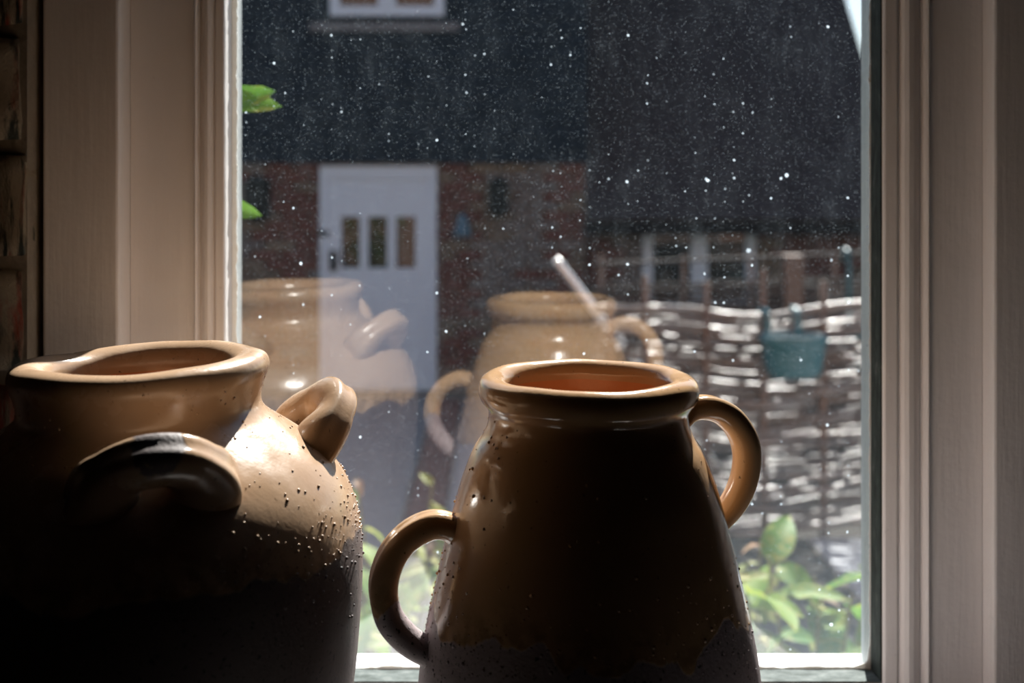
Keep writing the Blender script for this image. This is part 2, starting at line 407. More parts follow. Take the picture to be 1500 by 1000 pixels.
# ------------------------------------------------------------------ the two jars
def mat_jar(name, glaze, glaze2, clay, zsplit, amp, seed, r0, r1, wav, patch=None):
    g = N(name); v = g.coord()
    mp = g.n('ShaderNodeMapping'); mp.inputs['Location'].default_value = (seed, seed*2, 0); mp.inputs['Scale'].default_value = (1, 1, 0.35); g.l(v, mp.inputs[0]); vv = mp.outputs[0]
    sp = g.n('ShaderNodeSeparateXYZ'); g.l(v, sp.inputs[0])
    e1 = g.math('SUBTRACT', g.noise(vv, 16, 2), 0.5); e2 = g.math('SUBTRACT', g.noise(vv, 60, 3), 0.5)
    edge = g.math('ADD', g.math('MULTIPLY', e1, amp), g.math('MULTIPLY', e2, amp*0.22))
    d = g.math('SUBTRACT', sp.outputs[2], g.math('ADD', edge, zsplit))
    m = g.mr(d, -0.0012, 0.0012)                                    # 1 = glazed
    if patch is not None:                                           # bare crust on the crest of the lug
        ds = g.n('ShaderNodeVectorMath', operation='DISTANCE'); g.l(v, ds.inputs[0]); ds.inputs[1].default_value = patch
        pm = g.math('ADD', g.mr(ds.outputs['Value'], 0.008, 0.026), g.math('MULTIPLY', g.math('SUBTRACT', g.noise(v, 110, 3), 0.5), 0.9))
        m = g.math('MULTIPLY', m, g.mr(pm, 0.35, 0.5))
    gz = g.mix(g.noise(vv, 14, 5, 0.6), glaze, glaze2)
    gz = g.mix(g.ramp(g.noise(v, 240, 2), [(0.70, (0, 0, 0)), (0.76, (1, 1, 1))]), gz, [x*0.35 for x in glaze])
    near = g.mr(d, 0.0, 0.03, 1.0, 0.0)
    rust = g.math('MULTIPLY', near, g.ramp(g.noise(v, 90, 4), [(0.45, (0, 0, 0)), (0.6, (1, 1, 1))]))
    gz = g.mix(g.math('MULTIPLY', rust, 0.6), gz, [x*0.3 for x in glaze])
    cl = g.mix(g.noise(v, 45, 5, 0.7), [x*0.7 for x in clay], [x*1.25 for x in clay])
    cl = g.mix(g.ramp(g.noise(v, 330, 2), [(0.62, (0, 0, 0)), (0.68, (1, 1, 1))]), cl, (0.02, 0.016, 0.016))
    col = g.mix(m, cl, gz)
    rg = g.mr(g.noise(v, 30, 4), 0.35, 0.7, r0, r1)
    mixr = g.n('ShaderNodeMix', data_type='FLOAT'); g.l(m, mixr.inputs[0]); mixr.inputs[2].default_value = 0.62; g.l(rg, mixr.inputs[3])
    hg = g.math('ADD', g.math('MULTIPLY', g.noise(v, 28, 2), wav), g.math('MULTIPLY', g.noise(v, 260, 3), 0.16))
    hc = g.math('ADD', g.math('MULTIPLY', g.noise(v, 120, 4), 0.6), g.math('MULTIPLY', g.noise(v, 420, 3, 0.7), 0.5))
    mh = g.n('ShaderNodeMix', data_type='FLOAT'); g.l(m, mh.inputs[0]); g.l(hc, mh.inputs[2]); g.l(g.math('ADD', hg, 0.35), mh.inputs[3])
    return g.done(g.pbr(col, mixr.outputs[0], g.bump(mh.outputs[0], 0.5, 0.0018), 0.55))

S1, S2 = 0.785/F, 0.80/F      # metres per pixel at each jar's axis
M['inside'] = flat('orange brown inner glaze', (0.55, 0.24, 0.11), 0.25, 0.2, 30, 0.2)
def lathe(name, prof, s, seg, wobble, seed, warp, mat, inner):
    """prof (radius px, row px) -> smooth revolved mesh in local coordinates above the sill; closed at both ends"""
    pts = catmull([Vector((r*s, 0, (YH-y)*s-SILL)) for r, y in prof], (len(prof)-1)*7)
    vs, fs = [], []; n = len(pts)
    for i, p in enumerate(pts):
        for j in range(seg):
            a = 2*PI*j/seg
            q = Vector((p.x*math.cos(a), p.x*math.sin(a), p.z))
            k = noise.noise(Vector((math.cos(a)*1.3+seed, math.sin(a)*1.3, p.z*9)))*wobble
            rr = max(p.x, 0.0)
            q += Vector((math.cos(a), math.sin(a), 0))*k*min(1, rr/0.05)
            if warp: q = warp(q, a)
            vs.append(q)
    for i in range(n-1):
        for j in range(seg): fs.append((i*seg+j, i*seg+(j+1) % seg, (i+1)*seg+(j+1) % seg, (i+1)*seg+j))
    fs.append(tuple(range(seg-1, -1, -1))); fs.append(tuple(range((n-1)*seg, n*seg)))
    me = mesh(name, vs, fs, True)
    me.materials.append(mat); me.materials.append(M['inside'])
    k0 = inner*7
    me.polygons.foreach_set('material_index', [1 if k0 <= (i//seg) < n else 0 for i in range(len(me.polygons))])
    bm = bmesh.new(); bm.from_mesh(me); bmesh.ops.recalc_face_normals(bm, faces=bm.faces); bm.to_mesh(me); bm.free()
    return me, pts

def dome(rad, h, ns=7):
    vs = [(0, 0, h)]
    for k in range(1, 4):
        a = k/3*PI/2
        for j in range(ns):
            b = 2*PI*j/ns; vs.append((rad*math.sin(a)*math.cos(b), rad*math.sin(a)*math.sin(b), h*math.cos(a)-0.0003*(k == 3)))
    fs = [(0, 1+j, 1+(j+1) % ns) for j in range(ns)]
    for k in range(2):
        for j in range(ns): fs.append((1+k*ns+j, 1+(k+1)*ns+j, 1+(k+1)*ns+(j+1) % ns, 1+k*ns+(j+1) % ns))
    return vs, fs

def pimples(name, me, count, zr, dens, seed, mat, parent):
    """small blisters of the glaze, joined into one part"""
    rr = random.Random(seed); vs, fs = [], []
    polys = [p for p in me.polygons if zr[0] < p.center.z < zr[1] and (p.normal.x*p.center.x+p.normal.y*p.center.y) > -0.002 and p.area > 1e-8]
    tot, acc = 0, []
    for p in polys: tot += p.area*dens(p.center); acc.append(tot)
    import bisect
    for _ in range(count):
        p = polys[min(bisect.bisect(acc, rr.uniform(0, tot)), len(polys)-1)]
        vv = [me.vertices[i].co for i in p.vertices]; a, b = rr.random(), rr.random()
        q = vv[0].lerp(vv[1], a).lerp(vv[3].lerp(vv[2], a), b)
        rad = 0.0005+0.0009*rr.random()**2.5
        dv, df = dome(rad, rad*rr.uniform(0.55, 1.1))
        m = p.normal.to_track_quat('Z', 'Y').to_matrix(); o = len(vs)
        vs += [m @ Vector(x) + q for x in dv]; fs += [tuple(o+i for i in f) for f in df]
    o = link(name, mesh(name, vs, fs, True), mat, parent, parent.location); o['kind'] = 'stuff'
    return o

JL = ((0.38, 0.242, 0.145), (0.47, 0.325, 0.215), (0.10, 0.072, 0.068), 0.260, 0.05, 3.1, 0.14, 0.36, 0.55)
M['jar_l'] = mat_jar('ochre glaze over dark clay', *JL)
M['jar_r'] = mat_jar('ochre glaze over mauve clay', (0.42, 0.25, 0.13), (0.50, 0.325, 0.185), (0.30, 0.24, 0.245), 0.208, 0.085, 8.4, 0.06, 0.22, 1.1)

# squat jar with lug handles
j1 = empty('lug_jar', ((208-XV)*S1, 0.785, SILL), label='wide squat ochre glazed jar with lug handles beside the brick wall', cat='jar')
p1 = [(0, 1319), (120, 1319), (225, 1318), (238, 1300), (262, 1200), (290, 1100), (308, 1010), (317, 920), (321, 845), (319, 790), (309, 742), (291, 704), (265, 672), (235, 647), (205, 626), (182, 610), (173, 598), (172, 585),
      (176, 567), (182, 552), (184, 540), (180, 529), (171, 523), (158, 521), (145, 524), (134, 531), (128, 543), (128, 562), (140, 592), (180, 628), (250, 690), (290, 770), (298, 850), (292, 950), (270, 1080), (230, 1240), (190, 1290), (0, 1295)]
def warp1(q, a):
    t = min(1, max(0, (q.z-0.25)/0.12))
    q.z += t*(0.020*q.x + 0.0022*noise.noise(Vector((math.cos(a)*1.6, math.sin(a)*1.6, 4.0))))
    lump = math.exp(-((math.atan2(math.sin(a-PI*0.80), math.cos(a-PI*0.80)))/0.35)**2)
    q.z -= 0.003*lump*min(1, max(0, (q.z-0.36)/0.02))
    return q
me1, pts1 = lathe('body', p1, S1, 220, 0.0008, 1.7, warp1, M['jar_l'], 27)
b1 = link('body', me1, M['jar_l'], j1, j1.location)
zz = lambda y, s: (YH-y)*s-SILL
def lug(az, lift=0.0, crust=False):
    az = math.radians(az)                                # 0 = towards the room, + = to the right
    out = Vector((math.sin(az), -math.cos(az), 0)); tan = Vector((math.cos(az), math.sin(az), 0)); up = Vector((0, 0, 1))
    d = (up*0.80+out*0.60).normalized(); b_ = tan.cross(d).normalized()
    base = out*(246*S1)+up*(zz(664, S1)+lift)
    path = []; ra = []; rb = []; n = 30
    for i in range(n+1):
        t = -0.16*PI+1.32*PI*i/n
        c_, s_ = math.cos(t), math.sin(t)
        e = abs(c_)
        path.append(base+tan*(0.032*c_*(1+0.10*max(0, -s_+0.3)))+d*(0.034*(abs(s_)**0.85)*(1 if s_ > 0 else -1)) - out*0.010*max(0, e-0.6))
        k = 1+0.30*max(0, e-0.75)/0.25
        ra.append(0.0190*k); rb.append(0.0130*k)
    me = sweep('lug_handle', path, b_, ra, rb, 26, 0.30, 0.6, 0.0007, az)
    return link('lug_handle', me, mat_jar('ochre glaze with bare crest', *JL, patch=tuple(path[n//2]+d*0.012)) if crust else M['jar_l'], j1, j1.location)
lug(21, crust=True); lug(114); lug(204); lug(-66, 0.004)
def dens1(c): 
    d = c.z-0.268
    return 0.35+3.0*math.exp(-((d-0.0)/0.02)**2)
pimples('glaze_pimples', me1, 1800, (0.20, 0.375), dens1, 5, M['jar_l'], j1)

# tall conical jar with two loop handles
j2 = empty('handled_jar', ((861-XV)*S2, 0.80, SILL), label='tall tapering ochre glazed jar with two loop handles', cat='jar')
p2 = [(0, 1303), (100, 1303), (200, 1302), (214, 1288), (236, 1225), (250, 1130), (252, 1060), (249, 1000), (244, 955), (236, 908), (225, 858), (212, 802), (199, 752), (185, 702), (169, 660), (154, 636), (147, 618), (146, 602),
      (150, 593), (158, 583), (161, 570), (158, 557), (149, 549.5), (139, 548), (128, 552), (121, 561), (120, 576), (126, 606), (150, 660), (178, 730), (205, 820), (226, 920), (237, 1020), (236, 1120), (218, 1230), (190, 1272), (0, 1276)]
def warp2(q, a):
    t = min(1, max(0, (q.z-0.28)/0.08))
    q.z += t*(0.0012*noise.noise(Vector((math.cos(a)*1.8+5, math.sin(a)*1.8, 1.0))))
    return q
me2, pts2 = lathe('body', p2, S2, 220, 0.0008, 6.1, warp2, M['jar_r'], 26)
b2 = link('body', me2, M['jar_r'], j2, j2.location)
def loop(az, pts, r0, r1, groove):
    az = math.radians(az); out = Vector((math.sin(az), -math.cos(az), 0)); tan = Vector((math.cos(az), math.sin(az), 0))
    path = catmull([out*(r*S2)+Vector((0, 0, zz(y, S2))) for r, y in pts], 44)
    n = len(path); ra = [(r0+(r1-r0)*math.sin(PI*i/(n-1)))*S2*(1+0.35*max(0, 1-i/4)+0.25*max(0, 1-(n-1-i)/4)) for i in range(n)]
    return link('handle', sweep('handle', path, tan, ra, [x*1.12 for x in ra], 26, groove, 0.42, 0.0006, az), M['jar_r'], j2, j2.location)
loop(-79, [(178, 775), (208, 757), (236, 755), (270, 773), (293, 805), (301, 842), (294, 880), (273, 910), (248, 930), (215, 946)], 21, 23, 0.34)
loop(105, [(138, 622), (170, 606), (205, 609), (236, 631), (254, 664), (256, 702), (243, 740), (220, 770), (184, 800)], 18, 22, 0.22)
def dens2(c):
    d = c.z-0.215
    return 0.3+1.6*math.exp(-(d/0.03)**2)+0.8*(c.x < -0.05)
pimples('glaze_pimples', me2, 800, (0.12, 0.345), dens2, 11, M['jar_r'], j2)

# ------------------------------------------------------------------ the cottage across the yard
HY = 8.70
M['c_mortar'] = flat('cottage mortar', (0.18, 0.165, 0.15), 0.95, 0.25, 12)
def mat_cbrick(name, a, b):
    g = N(name); oi = g.n('ShaderNodeObjectInfo'); v = g.coord()
    c = g.mix(oi.outputs['Random'], a, b); c = g.mix(g.noise(v, 25, 3), c, [x*0.7 for x in a])
    return g.done(g.pbr(c, 0.9, None, 0.2))
M['c_red'] = mat_cbrick('cottage red brick', (0.125, 0.05, 0.045), (0.18, 0.09, 0.075))
M['c_buff'] = mat_cbrick('cottage weathered buff brick', (0.155, 0.135, 0.11), (0.23, 0.195, 0.15))
M['c_grey'] = mat_cbrick('cottage grey brick', (0.15, 0.15, 0.155), (0.21, 0.20, 0.195))
M['tile'] = flat('slate black clay tile', (0.009, 0.020, 0.034), 0.8, 0.4, 9, 0.0, 0.1)
M['rooftile'] = flat('weathered brown roof tile', (0.045, 0.042, 0.048), 0.85, 0.4, 7, 0.0, 0.1)
M['door'] = flat('pale blue white door paint', (0.52, 0.66, 0.80), 0.5, 0.05, 6)
M['iron'] = flat('black iron', (0.010, 0.014, 0.014), 0.85, 0.3, 20, 0.0, 0.1)
M['gutter'] = flat('matt black gutter', (0.012, 0.014, 0.016), 0.95, 0.3, 20, 0.0, 0.05)
M['lead'] = flat('lead flashing', (0.11, 0.13, 0.15), 0.6, 0.2, 10)
g = N('dark house glass'); M['hglass'] = g.done(g.pbr((0.008, 0.012, 0.012), 0.03, None, 0.6))
cot = empty('cottage', (0, HY, GROUND), label='dark tile hung cottage with white door and brick ground floor across the yard', cat='building')
cb = [rough_brick('brick', 0.213, 0.05, 0.063, 20+k, 0.002, 2) for k in range(3)]
cmesh = {}
def cbrick(wall, x, z, L, y, kind):
    key = (R.randrange(3), kind)
    if key not in cmesh: cmesh[key] = cb[key[0]].copy(); cmesh[key].name = 'brick'; cmesh[key].materials.append(M[kind])
    link('brick', cmesh[key], None, wall, (x, y+R.uniform(-.003, .003), z), (0, 0, 0), (L/0.213, 1, 1))
def brickwork(wall, x0, x1, z0, z1, y, holes, redx):
    row = 0; z = z1-0.037
    while z > z0:
        x = x0 - (0.1125 if row % 2 else 0)
        while x < x1:
            a, b = max(x, x0), min(x+0.2145, x1)
            parts = [(a, b)]
            for hx0, hx1, hz0, hz1 in holes:
                if hz0 < z < hz1:
                    nn_ = []
                    for p, q in parts:
                        if q <= hx0 or p >= hx1: nn_.append((p, q)); continue
                        if p < hx0: nn_.append((p, hx0))
                        if q > hx1: nn_.append((hx1, q))
                    parts = nn_
            for p, q in parts:
                if q-p < 0.03: continue
                m = (p+q)/2
                red = any(abs(m-rx) < rw for rx, rw in redx)
                u = noise.noise(Vector((m*1.7, z*2.3, 4)))+R.uniform(-.3, .3)
                k = 'c_red' if (red and R.random() < 0.8) or R.random() < 0.08 else ('c_buff' if u > -0.05 else 'c_grey')
                cbrick(wall, m, z, q-p-0.006, y, k)
            x += 0.225
        z -= 0.075; row += 1
pxX = lambda px, Y: (px-XV)/F*Y
pyZ = lambda py, Y: (YH-py)/F*Y
DX0, DX1 = pxX(470, HY), pxX(640, HY); DZ1 = pyZ(243, HY)
w1 = box('wall', -2.25, 0.695, HY, HY+0.2, GROUND, 0.6, M['c_mortar'], cot)
brickwork(w1, -2.22, 0.69, -1.42, 0.15, HY-0.008, [(DX0, DX1, GROUND, DZ1+0.03)], [(DX0-0.22, 0.22), (DX1+0.15, 0.16), (0.6, 0.14)])
WY = 8.92
box('side_wall', 0.61, 0.695, HY+0.02, 12.0, GROUND, 2.55, M['tile'], cot)
W2 = (pxX(940, WY), pxX(1105, WY), pyZ(455, WY), pyZ(326, WY))
w2 = box('wall', 0.697, 3.10, WY, WY+0.2, GROUND, 0.1, M['c_mortar'], cot)
brickwork(w2, 0.70, 3.10, -1.15, -0.30, WY-0.008, [W2], [(0.75, 0.25), (2.6, 0.4)])
# door in its frame
dr = box('door', DX0+0.045, DX1-0.045, HY-0.012, HY-0.001, GROUND+0.01, pyZ(268, HY), M['door'], cot, bev=0.002)
for a, b, z0_, z1_ in ((DX0, DX0+0.05, GROUND, DZ1), (DX1-0.05, DX1, GROUND, DZ1), (DX0+0.05, DX1-0.05, pyZ(262, HY), DZ1)):
    box('door_frame', a, b, HY-0.06, HY-0.0005, z0_, z1_, M['door'], cot, bev=0.003)
zt_, zb_ = pyZ(317, HY), pyZ(392, HY)
for a, b in ((DX0+0.05, pxX(501, HY)), (pxX(609, HY), DX1-0.05)):
    box('door_stile', a, b, HY-0.04, HY-0.012, GROUND+0.01, pyZ(262, HY), M['door'], dr, bev=0.002)
for a, b in ((pxX(501, HY), pxX(609, HY)),):
    box('door_rail', a, b, HY-0.04, HY-0.012, zt_, pyZ(262, HY), M['door'], dr, bev=0.002)
    box('door_panel', a, b, HY-0.034, HY-0.012, GROUND+0.01, zb_, M['door'], dr, bev=0.002)
for a, b in ((528, 540), (568, 581)):
    box('glazing_bar', pxX(a, HY), pxX(b, HY), HY-0.04, HY-0.012, zb_, zt_, M['door'], dr, bev=0.002)
for a, b in ((501, 528), (540, 568), (581, 609)):
    box('door_pane', pxX(a, HY), pxX(b, HY), HY-0.022, HY-0.0125, zb_, zt_, M['hglass'], dr)
box('door_handle', pxX(485, HY), pxX(495, HY), HY-0.065, HY-0.04, pyZ(396, HY), pyZ(366, HY), M['iron'], dr, bev=0.006)
box('hinge', pxX(468, HY), pxX(483, HY), HY-0.07, HY-0.06, pyZ(345, HY), pyZ(337, HY), M['iron'], cot, bev=0.002)
box('doorstep', DX0-0.05, DX1+0.05, HY-0.22, HY-0.06, GROUND-0.05, GROUND+0.03, M['c_grey'], cot, bev=0.01)
# windows
def house_window(x0, x1, z0, z1, y, fr, mull, sill=None):
    e = box('window', x0, x1, y-0.010, y-0.001, z0, z1, M['hglass'], cot)
    for a, b, c_, d_ in ((x0, x0+fr, z0, z1), (x1-fr, x1, z0, z1), (x0+fr, x1-fr, z0, z0+fr), (x0+fr, x1-fr, z1-fr, z1)):
        box('window_frame', a, b, y-0.055, y-0.010, c_, d_, M['door'], e, bev=0.003)
    xm = (x0+x1)/2
    box('mullion', xm-mull/2, xm+mull/2, y-0.06, y-0.010, z0+fr, z1-fr, M['door'], e, bev=0.003)
    for a, b in ((x0+fr, xm-mull/2), (xm+mull/2, x1-fr)):
        box('pane', a, b, y-0.022, y-0.0105, z0+fr, z1-fr, M['hglass'], e)
    return e
UY = 8.62
house_window(pxX(485, UY), pxX(651, UY), pyZ(25, UY), pyZ(25, UY)+1.0, UY-0.02, 0.075, 0.14)
box('sill_flashing', pxX(455, UY), pxX(672, UY), UY-0.06, UY-0.02, pyZ(47, UY), pyZ(34, UY), M['lead'], cot, bev=0.004)
house_window(W2[0], W2[1], W2[2], W2[3], WY, 0.08, 0.13)
# upper storey hung with tiles: overlapping courses, each tile real
def tilefield(name, parent, origin, ux, uv_, nrm, wdt, hgt, tw, gauge, mat, skip=None):
    vs, fs = [], []; rows = int(hgt/gauge)+1; r2 = random.Random(3)
    for r in range(rows):
        x = -(tw/2 if r % 2 else 0)
        while x < wdt:
            a, b = max(x+0.003, 0), min(x+tw-0.003, wdt)
            zb = r*gauge
            if b-a > 0.02 and not (skip and skip((a+b)/2, zb+gauge/2)):
                k = r2.uniform(0, 0.005); o = len(vs); zt = zb+gauge*1.5
                for xx, zz_, n0 in ((a, zb, 0.026+k), (b, zb, 0.026+r2.uniform(0, 0.005)), (b, zt, 0.004), (a, zt, 0.004), (a, zb, 0.008), (b, zb, 0.008)):
                    vs.append(origin+ux*xx+uv_*zz_+nrm*n0)
                fs += [(o, o+1, o+2, o+3), (o+4, o+5, o+1, o), (o, o+3, o+4), (o+1, o+5, o+2)]
            x += tw
    o = link(name, mesh(name, vs, fs), mat, parent); o['kind'] = 'stuff'; o.location = -parent.location if parent.parent is None else (0, 0, 0)
    q = parent; L = Vector()
    while q is not None: L += q.location; q = q.parent
    o.location = -L
    return o
UZ0 = pyZ(238, UY)
up = box('upper_wall', -2.35, 0.70, UY, UY+0.3, UZ0, 2.6, M['tile'], cot)
wx0, wx1, wz0 = pxX(485, UY), pxX(651, UY), pyZ(25, UY)
tilefield('hung_tiles', up, Vector((-2.35, UY, UZ0)), Vector((1, 0, 0)), Vector((0, 0, 1)), Vector((0, -1, 0)), 3.05, 2.45, 0.165, 0.10, M['tile'],
          lambda x, z: wx0-0.03 < x-2.35 < wx1+0.03 and wz0-0.02 < z+UZ0 < wz0+1.0)
# gable roof above it and the long roof of the lower wing
def slab(name, pts, th, mat, parent):
    a = [Vector(p) for p in pts]; n = (a[1]-a[0]).cross(a[2]-a[0]).normalized(); k = len(a)
    vs = a+[p-n*th for p in a]; fs = [tuple(range(k)), tuple(range(2*k-1, k-1, -1))]+[(i, k+i, k+(i+1) % k, (i+1) % k) for i in range(k)]
    return link(name, mesh(name, vs, fs), mat, parent)
slab('upper_roof', [(-2.6, UY-0.2, 2.55), (0.9, UY-0.2, 2.55), (0.9, 10.6, 4.3), (-2.6, 10.6, 4.3)], 0.08, M['rooftile'], cot)
EY, EZ = 8.58, pyZ(322, 8.58)
sl_ = Vector((0, 1, 1.19)).normalized()
rz = lambda y: EZ+1.19*(y-EY)
lr = slab('lower_roof', [(0.705, EY, EZ), (3.16, EY, EZ), (3.16, 12.0, rz(12.0)), (0.705, 12.0, rz(12.0))], 0.10, M['rooftile'], cot)
tilefield('roof_tiles', lr, Vector((0.705, EY, EZ)), Vector((1, 0, 0)), sl_, Vector((0, -1.19, 1)).normalized(), 2.46, 3.4, 0.165, 0.10, M['rooftile'])
box('gutter', 0.68, 3.2, EY-0.07, EY+0.03, EZ-0.11, EZ-0.03, M['gutter'], cot, bev=0.01)
box('side_wall', 2.95, 3.05, WY+0.2, 12.5, GROUND, 0.0, M['c_mortar'], cot)
# things on the cottage wall
def lantern(px, py0, py1, wpx, label):
    x = pxX(px, HY); z0_, z1_ = pyZ(py1, HY), pyZ(py0, HY); hw = wpx/2/F*HY
    e = empty('wall_lantern', (x, HY-0.034, z0_), label=label, cat='lantern')
    box('backplate', x-hw*0.6, x+hw*0.6, HY-0.045, HY-0.031, z0_+0.05, z1_-0.02, M['iron'], e, bev=0.004)
    box('lantern_body', x-hw*0.85, x+hw*0.85, HY-0.17, HY-0.045, z0_+0.03, z1_-0.07, M['iron'], e, bev=0.012)
    me = bpy.data.meshes.new('cap'); bm = bmesh.new()
    bmesh.ops.create_cone(bm, segments=4, radius1=hw*1.45, radius2=hw*0.25, depth=0.07, cap_ends=True, matrix=Matrix.Rotation(PI/4, 4, 'Z')); bm.to_mesh(me); bm.free()
    link('cap', me, M['iron'], e, (x, HY-0.108, z1_-0.036))
    box('finial', x-hw*0.3, x+hw*0.3, HY-0.13, HY-0.085, z0_, z0_+0.03, M['iron'], e, bev=0.006)
    return e
lantern(381, 256, 325, 40, 'black wall lantern on the brickwork at the hinged side of the white door')
lantern(730, 258, 318, 32, 'black wall lantern between the white door and the lower roof')
M['blue'] = flat('blue enamel', (0.05, 0.13, 0.20), 0.45, 0.2, 14)
bx_, bz_ = pxX(678, HY), pyZ(345, HY)
be = empty('hanging_bell', (bx_, HY-0.036, bz_), label='small blue bell hanging on the brick wall beside the white door', cat='bell')
pr_ = [(0.0, 0.17), (0.02, 0.168), (0.035, 0.15), (0.045, 0.10), (0.055, 0.05), (0.078, 0.0), (0.07, 0.0), (0.04, 0.06), (0.0, 0.12)]
vs, fs = [], []
for r_, z_ in pr_:
    for k in range(20): vs.append((r_*math.cos(k*PI/10), r_*math.sin(k*PI/10), z_))
for i in range(len(pr_)-1):
    for k in range(20): fs.append((i*20+k, i*20+(k+1) % 20, (i+1)*20+(k+1) % 20, (i+1)*20+k))
link('bell_body', mesh('bell_body', vs, fs, True), M['blue'], be, (bx_, HY-0.13, bz_))
link('bracket', tube('bracket', [(0, 0.0, 0.2), (0, -0.06, 0.21), (0, -0.096, 0.2), (0, -0.096, 0.165)], 0.006), M['iron'], be, (bx_, HY-0.034, bz_))

# ------------------------------------------------------------------ yard: soil, paving, brick edging
g = N('dark garden soil'); v = g.coord()
M['soil'] = g.done(g.pbr(g.mix(g.noise(v, 14, 6, 0.7), (0.022, 0.020, 0.017), (0.06, 0.05, 0.04)), 0.95, g.bump(g.noise(v, 60, 4), 1.0, 0.02), 0.2))
M['slab'] = flat('grey paving slab', (0.20, 0.20, 0.215), 0.85, 0.2, 5, 0.4, 0.3, bscale=80)
M['slab2'] = flat('pale grey concrete', (0.42, 0.44, 0.47), 0.8, 0.15, 6, 0.3, 0.3, bscale=90)
M['pbrick'] = mat_cbrick('red paving brick', (0.22, 0.095, 0.08), (0.33, 0.17, 0.14))
gd = box('ground', -40, 40, 1.10, 60, GROUND-0.3, GROUND-0.02, M['soil'], kind='structure')
pav = box('paving', -2.3, 0.66, 4.9, HY, GROUND-0.1, GROUND-0.012, M['mortar_dark'], kind='structure')
def flags(x0, x1, y0, y1, nx, ny, mat, z=GROUND):
    sx, sy = (x1-x0)/nx, (y1-y0)/ny; me = boxmesh('paving_slab', sx-0.012, sy-0.012, 0.03, 0.004, 1); me.materials.append(mat)
    for i in range(nx):
        for j in range(ny):
            link('paving_slab', me, None, pav, (x0+sx*(i+.5), y0+sy*(j+.5), z-0.015+R.uniform(-.002, .002)), (R.uniform(-.004, .004), R.uniform(-.004, .004), 0))
flags(-2.26, -0.455, 4.9, HY-0.22, 3, 6, M['slab'])
flags(-0.245, 0.655, 4.9, HY-0.22, 1, 6, M['slab'])
me = rough_brick('paving_brick', 0.196, 0.10, 0.03, 91, 0.0015, 2); me.materials.append(M['pbrick'])
y = 4.96
while y < HY-0.25:
    link('paving_brick', me, None, pav, (-0.35+R.uniform(-.003, .003), y, GROUND-0.014), (0, 0, R.uniform(-.02, .02))); y += 0.11
path = box('path', 1.42, 2.9, 2.6, 5.14, GROUND-0.1, GROUND-0.012, M['mortar_dark'], kind='structure')
me = boxmesh('path_slab', 0.72, 0.62, 0.03, 0.005, 1); me.materials.append(M['slab2'])
for i in range(2):
    for j in range(4): link('path_slab', me, None, path, (1.42+0.37+i*0.735, 2.6+0.32+j*0.635, GROUND-0.013))

# ------------------------------------------------------------------ wattle fences
g = N('silvery weathered hazel'); v = g.coord((0.3, 3, 3)); oi = g.n('ShaderNodeObjectInfo')
c = g.mix(g.noise(v, 14, 5, 0.65), (0.075, 0.064, 0.06), (0.33, 0.30, 0.29))
c = g.mix(g.math('MULTIPLY', oi.outputs['Random'], 0.9), c, (0.06, 0.05, 0.045))
M['hazel'] = g.done(g.pbr(c, 0.30, g.bump(g.noise(v, 60, 3), 0.4, 0.004), 1.0))
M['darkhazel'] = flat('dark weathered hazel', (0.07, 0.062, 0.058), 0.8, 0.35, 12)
M['stake'] = flat('brown stake bark', (0.17, 0.12, 0.095), 0.8, 0.3, 15)
def wattle(name, label, x0, x1, Y, topf, z0, stakes, stake_top, rr_, pitch, seed, zlow, mat, rail=None):
    e = empty(name, ((x0+x1)/2, Y, z0), label=label, cat='fence', group=None)
    r3 = random.Random(seed)
    for i, sx in enumerate(stakes):
        zt = stake_top(i, sx)
        link('stake', tube('stake', [(sx+r3.uniform(-.006, .006), Y, z0), (sx, Y, (z0+zt)/2), (sx+r3.uniform(-.008, .008), Y, zt)], [0.020, 0.019, 0.014], 8), M['stake'], e)
        COL.objects[-1].location = -e.location
    n = 64
    if rail:
        o = link('top_rail', tube('top_rail', [(x0+(x1-x0)*i/20, Y-0.028, rail(x0+(x1-x0)*i/20)) for i in range(21)], 0.010, 8), M['darkhazel'], e); o.location = -e.location
    k = 0; h = 0.0
    while True:
        if topf((x0+x1)/2)-h < zlow: break
        ph = (k+(r3.random() < 0.3)) % 2; rad = rr_*r3.uniform(0.6, 1.35)
        jit = r3.uniform(0, 0.25); a = x0-r3.uniform(0.0, 0.07); b = x1+r3.uniform(0, 0.07); wob_ = r3.uniform(0, 50)
        path = []
        for i in range(n+1):
            x = a+(b-a)*i/n
            # weave: offset changes sign at each stake
            s_ = 0.0
            for q in range(len(stakes)-1):
                if stakes[q] <= x <= stakes[q+1]:
                    u = (x-stakes[q])/(stakes[q+1]-stakes[q]); s_ = (1 if (q+ph) % 2 else -1)*-math.cos(PI*u)
            if x < stakes[0]: s_ = (1 if ph else -1)*-1.0
            if x > stakes[-1]: s_ = (1 if (len(stakes)-2+ph) % 2 else -1)*1.0
            z = topf(x)-h+0.012*noise.noise(Vector((x*4, wob_, 0)))
            path.append((x, Y+s_*(0.021+rad), z))
        o = link('rod', tube('rod', path, [rad*(1-0.25*abs(2*i/n-1)) for i in range(n+1)], 6), mat, e); o.location = -e.location
        h += pitch*r3.uniform(0.6, 1.4); k += 1
    return e
FY = 5.2
fpx = [(880, 452), (960, 449), (1010, 455), (1060, 461), (1130, 460), (1200, 453), (1270, 444), (1400, 430)]
def ftop(x):
    px = x/FY*F+XV
    for (a, b), (c_, d_) in zip(fpx, fpx[1:]):
        if px <= c_: break
    t = (px-a)/(c_-a); return pyZ(b+(d_-b)*t, FY)
st = [pxX(p, FY) for p in (893, 947, 1034, 1119, 1206, 1292, 1380)]
tops = [440, 404, 412, 394, 412, 400, 402]
